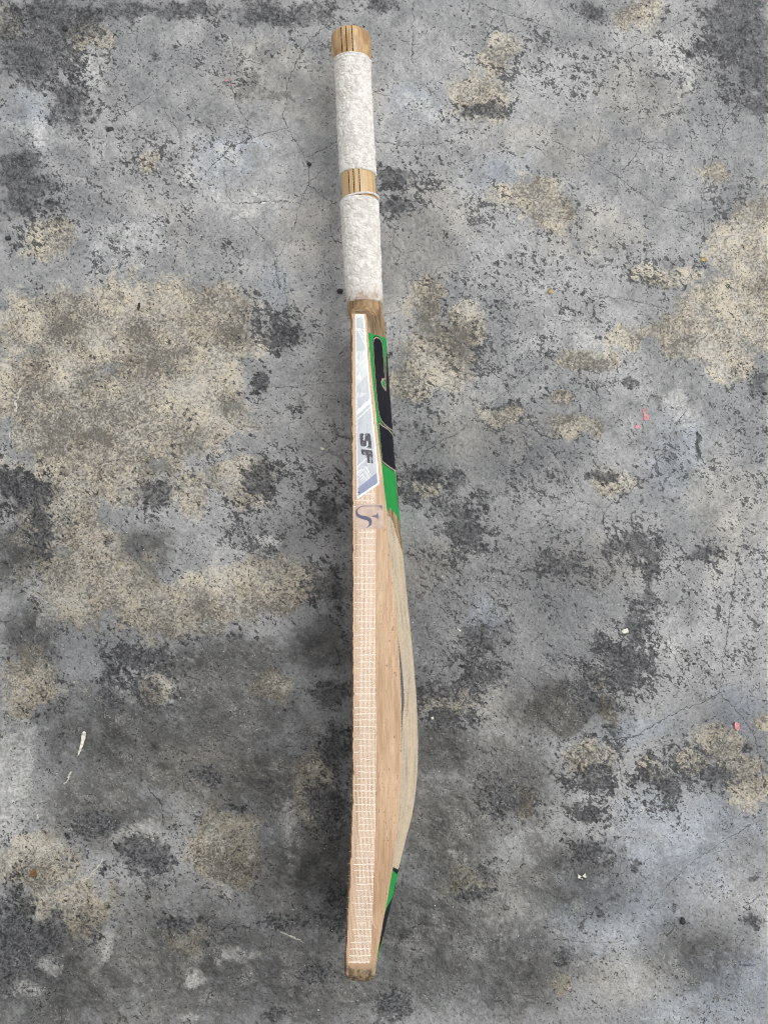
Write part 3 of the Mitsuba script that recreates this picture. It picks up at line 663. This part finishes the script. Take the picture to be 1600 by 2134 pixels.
def grip_mesh(y0, y1, radius, seed, rings=(), n=330, step=0.00036):
    """A towelling sleeve from y0 (near the butt) down to y1."""
    m = int((y0 - y1) / step)
    ys = np.linspace(y0, y1, m)
    a = np.arange(n) * 2 * np.pi / n
    Y, A = np.meshgrid(ys, a, indexing='ij')
    q = np.stack([np.cos(A) * 0.017, Y, np.sin(A) * 0.017], -1)
    warp = (np.stack([meshkit.fbm(q * 150, 2, seed + k) for k in (1, 2, 3)], -1) - 0.5)
    qq = q + warp * 0.0045
    r1 = np.abs(meshkit.noise(qq * [210, 330, 210], seed + 11) - 0.5) * 2       # creases: valleys where the noise crosses its middle
    r2 = np.abs(meshkit.noise(qq * [520, 620, 520], seed + 17) - 0.5) * 2
    nap = meshkit.fbm(q * 1500, 2, seed + 23)
    crease = np.exp(-(r1 / 0.13) ** 2) * 0.00075 + np.exp(-(r2 / 0.16) ** 2) * 0.00032
    R = np.interp(Y, *radius) + (meshkit.fbm(q * 60, 3, seed + 31) - 0.5) * 0.0010
    d = R - crease + (nap - 0.5) * 0.0006
    for yr, hgt, wid, tilt in rings:
        d += hgt * np.exp(-((Y - yr - tilt * np.cos(A)) / wid) ** 2)
    e = np.minimum(Y.max() - Y, Y - Y.min())
    d -= 0.0007 * np.exp(-(e / 0.0006) ** 2)
    V = np.stack([HX(Y) + d * np.cos(A), Y, ZA + d * np.sin(A)], -1)
    inner = np.stack([HX(Y[[0, -1]]) + 0.0150 * np.cos(A[[0, -1]]), Y[[0, -1]], ZA + 0.0150 * np.sin(A[[0, -1]])], -1)
    V = np.concatenate([inner[:1], V, inner[1:]], 0)
    h = V.shape[0]
    i = np.arange(h * n).reshape(h, n); j = np.roll(i, -1, 1)
    f = np.stack([i[:-1], j[:-1], j[1:], i[1:]], -1).reshape(-1, 4)
    f = np.vstack([f[:, [0, 1, 2]], f[:, [0, 2, 3]]])
    mm = trimesh.Trimesh(V.reshape(-1, 3), f, process=False)
    cc = V.reshape(-1, 3)[f[0]].mean(0) - [HX(ys[0]), ys[0], ZA]
    outward = mm.face_normals[len(f) // 4]
    tri = V.reshape(-1, 3)[f[len(f) // 4]].mean(0)
    if np.dot(outward, tri - [HX(tri[1]), tri[1], ZA]) < 0: mm.invert()
    return mm
def wool_colour(p, n, uv):
    k = fbm(p.x * 240, p.y * 240, p.z * 240, octaves=3)
    f = noise(p.x * 1500, p.y * 1500, p.z * 1500)
    c = mix((0.58, 0.555, 0.52), (0.78, 0.76, 0.73), smoothstep(0.3, 0.7, k * 0.7 + f * 0.3))
    speck = smoothstep(0.80, 0.86, noise(p.x * 650, p.y * 480, p.z * 650) * 0.7 + k * 0.3)
    c = mix(c, mi.Color3f(0.2, 0.17, 0.14), speck * 0.7)
    grub = smoothstep(0.0, 1.0, (0.203 - p.y) / 0.016 + (k - 0.5) * 2.4 + (f - 0.5) * 0.6)
    return mix(c, mi.Color3f(0.34, 0.24, 0.16) * (0.7 + 0.6 * f), grub * 0.75)
scene['towelling'] = principled(proc(wool_colour), rough=0.95, spec=0.1, sheen=0.3)
def hairs(y0, y1, radius, count, seed):
    g = np.random.default_rng(seed)
    y = g.uniform(y1 + 0.0005, y0 - 0.0005, count); a = g.uniform(-0.5, np.pi + 0.5, count)
    r = np.interp(y, *radius) - 0.0002
    base = np.stack([HX(y) + r * np.cos(a), y, ZA + r * np.sin(a)], -1)
    out = np.stack([np.cos(a), np.zeros(count), np.sin(a)], -1)
    d = out * g.uniform(0.2, 1.0, (count, 1)) + g.normal(0, 0.7, (count, 3)); d /= np.linalg.norm(d, axis=1, keepdims=True)
    L = g.uniform(0.0004, 0.0011, (count, 1))
    bend = g.normal(0, 0.4, (count, 3))
    side = np.cross(d, g.normal(0, 1, (count, 3))); side /= np.linalg.norm(side, axis=1, keepdims=True)
    w = 0.00005
    p1 = base + d * L * 0.55; p2 = base + (d + bend * 0.6) * L
    V = np.stack([base - side * w, base + side * w, p1 + side * w * 0.8, p1 - side * w * 0.8, p2], 1).reshape(-1, 3)
    o = np.arange(count)[:, None] * 5
    F = np.concatenate([o + [[0, 1, 2]], o + [[0, 2, 3]], o + [[3, 2, 4]]], 0)
    return (V, F)
rad1 = ([0.300, 0.309, 0.36, 0.395, 0.408, 0.4136], [0.0171, 0.0170, 0.01685, 0.01675, 0.0168, 0.0174])
rad2 = ([0.185, 0.190, 0.200, 0.24, 0.27, 0.283, 0.287], [0.0172, 0.0170, 0.01715, 0.0175, 0.0179, 0.0180, 0.0172])
rings = [(0.4125 - 0.0026 * k, 0.0008 - 0.0001 * k, 0.0008, 0.0003) for k in range(5)]
g1 = obj('grip', grip_mesh(0.4136, 0.3085, rad1, 40, rings), 'towelling', bat, smooth=True, label='cream towelling grip sleeve on the upper handle, bound near the butt')
obj('fuzz', hairs(0.405, 0.3085, rad1, 5200, 1), 'towelling', g1, kind='stuff')
g2 = obj('grip', grip_mesh(0.2845, 0.1905, rad2, 70), 'towelling', bat, smooth=True, label='cream towelling grip sleeve next to the blade, browned at its lower end')
obj('fuzz', hairs(0.283, 0.1905, rad2, 5200, 2), 'towelling', g2, kind='stuff')
# the loose rolled cord round the upper end of the lower grip
def cord(y0, tilt, R, r, seed):
    a = np.linspace(0, 2 * np.pi, 161)[:-1]
    rr = R + 0.0009 * np.clip(np.cos(a), 0, 1) + (meshkit.fbm(np.stack([np.cos(a), np.sin(a), a * 0], -1) * 6, 3, seed) - 0.5) * 0.0006
    yy = y0 + tilt * np.cos(a)
    C = np.stack([HX(yy) + rr * np.cos(a), yy, ZA + rr * np.sin(a)], -1)
    out = np.stack([np.cos(a), a * 0, np.sin(a)], -1); ax = np.array([0, 1.0, 0])
    b = np.arange(10) * 2 * np.pi / 10
    V = C[:, None] + r * (np.cos(b)[None, :, None] * out[:, None] + np.sin(b)[None, :, None] * ax)
    V = V + (meshkit.noise(V * 1400, seed)[..., None] - 0.5) * 0.0004 * out[:, None]
    n, m = V.shape[:2]
    i = np.arange(n * m).reshape(n, m); j = np.roll(i, -1, 0)
    f = np.stack([i, j, np.roll(j, -1, 1), np.roll(i, -1, 1)], -1).reshape(-1, 4)
    f = np.vstack([f[:, [0, 1, 2]], f[:, [0, 2, 3]]])
    mm = trimesh.Trimesh(V.reshape(-1, 3), f, process=False)
    if mm.volume < 0: mm.invert()
    return mm
obj('grip_cord', cord(0.2862, 0.0022, 0.0166, 0.0009, 3), 'towelling', bat, smooth=True, label='loose cream cord round the top of the lower grip')

# frayed fibres: a splinter by the toe and broken threads along the face
scene['fibre'] = principled((0.75, 0.66, 0.55), rough=0.5)
def wire(P, r, n=5):
    P = np.array(P, float)
    d = np.gradient(P, axis=0); d /= np.linalg.norm(d, axis=1, keepdims=True)
    u = np.cross(d, [0.3, 0.2, 0.9]); u /= np.linalg.norm(u, axis=1, keepdims=True)
    w = np.cross(d, u)
    rr = np.linspace(1, 0.35, len(P))[:, None, None] * r
    a = np.arange(n) * 2 * np.pi / n
    V = P[:, None] + rr * (np.cos(a)[None, :, None] * u[:, None] + np.sin(a)[None, :, None] * w[:, None])
    i = np.arange(len(P) * n).reshape(len(P), n); j = np.roll(i, -1, 1)
    f = np.stack([i[:-1], j[:-1], j[1:], i[1:]], -1).reshape(-1, 4)
    f = np.vstack([f[:, [0, 1, 2]], f[:, [0, 2, 3]], [[i[0, 0], i[0, k + 1], i[0, k]] for k in range(1, n - 1)], [[i[-1, 0], i[-1, k], i[-1, k + 1]] for k in range(1, n - 1)]])
    m = trimesh.Trimesh(V.reshape(-1, 3), f, process=False)
    if m.volume < 0: m.invert()
    return m
a, b = EP([(776, 1920), (785, 1935)])
obj('splinter', wire([(a[0], a[1], 0.1088), ((a[0] + b[0]) / 2, (a[1] + b[1]) / 2, 0.1104), (b[0], b[1], 0.1106)], 0.00028), 'fibre', bat)
a, b = EP([(718, 1995), (711, 1989)])
obj('splinter', wire([(a[0] + 0.001, a[1], 0.098), ((a[0] + b[0]) / 2, (a[1] + b[1]) / 2 - 0.0003, 0.0985), (b[0], b[1], 0.0995)], 0.00025), 'fibre', bat)
fr = random.Random(9)
for k in range(22):
    v = fr.choice([fr.uniform(1590, 1990), fr.uniform(1820, 1960)])
    y = (1067 - v) * E
    x = float(f_face(y)) + 0.0008
    z = 0.108 - fr.uniform(0.0005, 0.003)
    L = fr.uniform(0.001, 0.0026)
    obj('frayed_fibre', wire([(x + 0.0006, y, z), (x - L * 0.5, y + fr.uniform(-0.0006, 0.0006), z + 0.0003), (x - L, y + fr.uniform(-0.0012, 0.0012), z + fr.uniform(-0.0003, 0.0006))], 0.00013, 4), 'fibre', facing)

# ------------------------------------------------------------------ litter on the slab
FLOOR = -0.0016
def lump(u, v, su, sv, h, mat, name, label, cat, rot=0, seed=0, group=None):
    m = trimesh.creation.icosphere(subdivisions=3, radius=1.0)
    P = np.array(m.vertices)
    P = P * (0.78 + 0.5 * meshkit.fbm(P * 1.6 + seed * 7.1, 3, seed))[:, None]
    P = np.round(P * 3.2) / 3.2 * 0.35 + P * 0.65
    P = P * [su * U / 2, sv * U / 2, h / 2]
    c, s = math.cos(rot), math.sin(rot)
    P = P @ np.array([[c, s, 0], [-s, c, 0], [0, 0, 1]])
    x, y = plan(u, v)
    m.vertices = P + [x, y, FLOOR + h * 0.36]
    return obj(name, m, mat, smooth=25, label=label, cat=cat, **({'group': group} if group else {}))
def flake(outline, mat, name, label, cat, h=0.0008, lift=0.0012, seed=0, thick=0.0003):
    """A thin curled scrap; outline in plan units."""
    g = Polygon([plan(*p) for p in outline]).buffer(0.0004).buffer(-0.0004)
    m = trimesh.creation.extrude_polygon(g, 1.0, engine='earcut')
    v, f = trimesh.remesh.subdivide_to_size(m.vertices * [1, 1, 1e-5], m.faces, 0.0016, max_iter=12)
    up = v[:, 2] > 0.5e-5
    q = np.stack([v[:, 0], v[:, 1], v[:, 0] * 0], -1)
    z = FLOOR + h + lift * meshkit.fbm(q * 220, 2, seed) + np.where(up, thick, 0)
    return obj(name, trimesh.Trimesh(np.stack([v[:, 0], v[:, 1], z], -1), f, process=False), mat, label=label, cat=cat)
def speckled(c, d=0.6, s=500):
    def fn(p, n, uv):
        k = fbm(p.x * s, p.y * s, p.z * s, octaves=3)
        return mix(mi.Color3f(c) * d, mi.Color3f(c) * 1.15, smoothstep(0.3, 0.7, k))
    return principled(proc(fn), rough=0.7, spec=0.35)
scene['black_stone'] = speckled((0.045, 0.046, 0.05))
scene['grey_stone'] = speckled((0.05, 0.052, 0.055))
scene['pale_husk'] = speckled((0.72, 0.70, 0.62))
scene['pink_paint'] = speckled((0.62, 0.27, 0.29), 0.7)
scene['dry_leaf'] = speckled((0.40, 0.30, 0.12))
scene['dark_leaf'] = speckled((0.035, 0.035, 0.025))
scene['rust_brown'] = speckled((0.17, 0.09, 0.03))
lump(708, 606, 13, 10, 0.004, 'black_stone', 'pebble', 'small black pebble left of the lower grip of the bat', 'pebble', 0.2, 1)
lump(228, 267, 16, 9, 0.0016, 'grey_stone', 'pebble', 'flat dark pebble in the upper left part of the slab', 'pebble', 0.3, 2)
lump(644, 340, 10, 7, 0.0018, 'grey_stone', 'pebble', 'dark stain spot built as a flat lump beside a crack left of the upper grip', 'pebble', -0.6, 3)  # a dark stain spot, modelled as a low lump
lump(135, 57, 10, 12, 0.003, 'black_stone', 'pebble', 'black pebble near the upper left corner', 'pebble', 0.4, 4)
lump(16, 495, 12, 9, 0.003, 'black_stone', 'pebble', 'black pebble at the left margin of the slab', 'pebble', 0.1, 5)
lump(1423, 1921, 10, 15, 0.004, 'black_stone', 'pebble', 'narrow black pebble on bluish concrete low on the right', 'pebble', 0.0, 6)
lump(1594, 820, 9, 6, 0.003, 'black_stone', 'pebble', 'black pebble at the right margin below the tan patch', 'pebble', 0.0, 7)
lump(68, 1822, 16, 13, 0.0012, 'rust_brown', 'brown_stain', 'rusty brown stain built as a flat lump on pale concrete low on the left', 'soil', 0.9, 8)  # a brown stain on the slab, modelled as a thin lump
lump(128, 1152, 30, 22, 0.002, 'grey_stone', 'embedded_stone', 'grey stone set flush in the large tan patch', 'stone', -0.3, 9)
scene['grey_stone_pale'] = speckled((0.2, 0.2, 0.19))
scene['embedded_stone']['bsdf'] = {'type': 'ref', 'id': 'grey_stone_pale'}
flake([(171,1527),(175,1524),(179,1528),(177,1540),(172,1556),(165,1572),(161,1577),(163,1566),(168,1550),(169,1537)], 'pale_husk', 'peeled_flake', 'white peeled flake left of the blade, ending in a pale scratch', 'flake', 0.0004, 0.0009, 3)
flake([(1203,1822),(1212,1828),(1220,1820),(1222,1829),(1214,1834),(1205,1831)], 'pale_husk', 'shell_chip', 'pale chip beside a pock in the slab right of the toe', 'chip', 0.0006, 0.001, 4)
lump(1213, 1831, 14, 9, 0.0018, 'black_stone', 'pebble', 'black pebble under the pale chip right of the toe', 'pebble', 0.1, 10)
flake([(1533,1504),(1540,1508),(1542,1518),(1537,1524),(1531,1518),(1531,1509)], 'pink_paint', 'petal', 'pink petal scrap near the right margin', 'petal', 0.0006, 0.0012, 5)
flake([(1338,852),(1344,850),(1346,862),(1353,866),(1352,874),(1345,876),(1340,872),(1343,866)], 'pink_paint', 'paint_spot', 'larger upper pink paint spot on the grey slab', 'paint', 0.0001, 0.0004, 6)
flake([(1325,886),(1333,884),(1335,891),(1329,894),(1324,891)], 'pink_paint', 'paint_spot', 'smaller lower pink paint spot on the grey slab', 'paint', 0.0001, 0.0004, 7)
flake([(1463,536),(1469,534),(1474,543),(1468,545),(1461,541)], 'dry_leaf', 'leaf_scrap', 'yellow leaf scrap by a crack near the upper right', 'leaf', 0.0005, 0.0014, 8)
flake([(1142,602),(1149,600),(1152,609),(1146,613),(1141,608)], 'dry_leaf', 'leaf_scrap', 'yellow brown leaf scrap right of the lower grip', 'leaf', 0.0005, 0.0014, 9)
flake([(288,632),(293,630),(292,640),(289,648),(286,642)], 'dark_leaf', 'leaf_scrap', 'dark leaf scrap on the large tan patch', 'leaf', 0.0008, 0.002, 10)
flake([(470,163),(475,163),(475,168),(470,168)], 'pink_paint', 'paper_scrap', 'tiny red scrap left of the upper grip', 'scrap', 0.0006, 0.001, 11)
flake([(667,931),(674,933),(677,936),(671,938),(666,935)], 'pale_husk', 'husk', 'tiny white husk left of the label on the bat', 'husk', 0.0006, 0.001, 12)
flake([(659,982),(661,982),(662,989),(660,989)], 'pale_husk', 'husk', 'thin white husk left of the monogram on the bat', 'husk', 0.0006, 0.001, 13)
flake([(953,1308),(961,1315),(959,1317),(951,1310)], 'pale_husk', 'husk', 'thin white husk right of the middle of the blade', 'husk', 0.0006, 0.001, 14)
flake([(1298,1312),(1308,1310),(1310,1318),(1300,1321),(1295,1317)], 'pale_husk', 'husk', 'broad pale husk on dark mould on the right', 'husk', 0.0006, 0.001, 15)
flake([(898,1495),(903,1494),(904,1499),(899,1500)], 'pale_husk', 'husk', 'tiny white husk beside the widest part of the blade', 'husk', 0.0006, 0.001, 16)
gr = np.random.default_rng(12)
def grit(count, seed, lo, hi):
    g = np.random.default_rng(seed)
    V, F = [], []
    tet = np.array([[1, 1, 1], [1, -1, -1], [-1, 1, -1], [-1, -1, 1], [0.9, 0.2, -1.1]], float)
    hull = trimesh.convex.convex_hull(tet)
    hv, hf = np.array(hull.vertices), np.array(hull.faces)
    for _ in range(count):
        x, y = g.uniform(-0.42, 0.42), g.uniform(-0.54, 0.54)
        s = g.uniform(lo, hi)
        R = trimesh.transformations.random_rotation_matrix(g.random(3))[:3, :3]
        V.append((hv * [s * g.uniform(0.8, 2.2), s, s * 0.6]) @ R.T + [x, y, FLOOR + s * 0.5]); F.append(hf + len(hv) * len(F))
    return trimesh.Trimesh(np.vstack(V), np.vstack(F), process=False)
obj('pale_grit', grit(1600, 21, 0.00016, 0.00044), 'pale_husk', label='tiny pale grit scattered over the slab', cat='grit', kind='stuff')
obj('dark_grit', grit(900, 22, 0.00025, 0.0007), 'grey_stone', label='tiny dark grit scattered over the slab', cat='grit', kind='stuff')
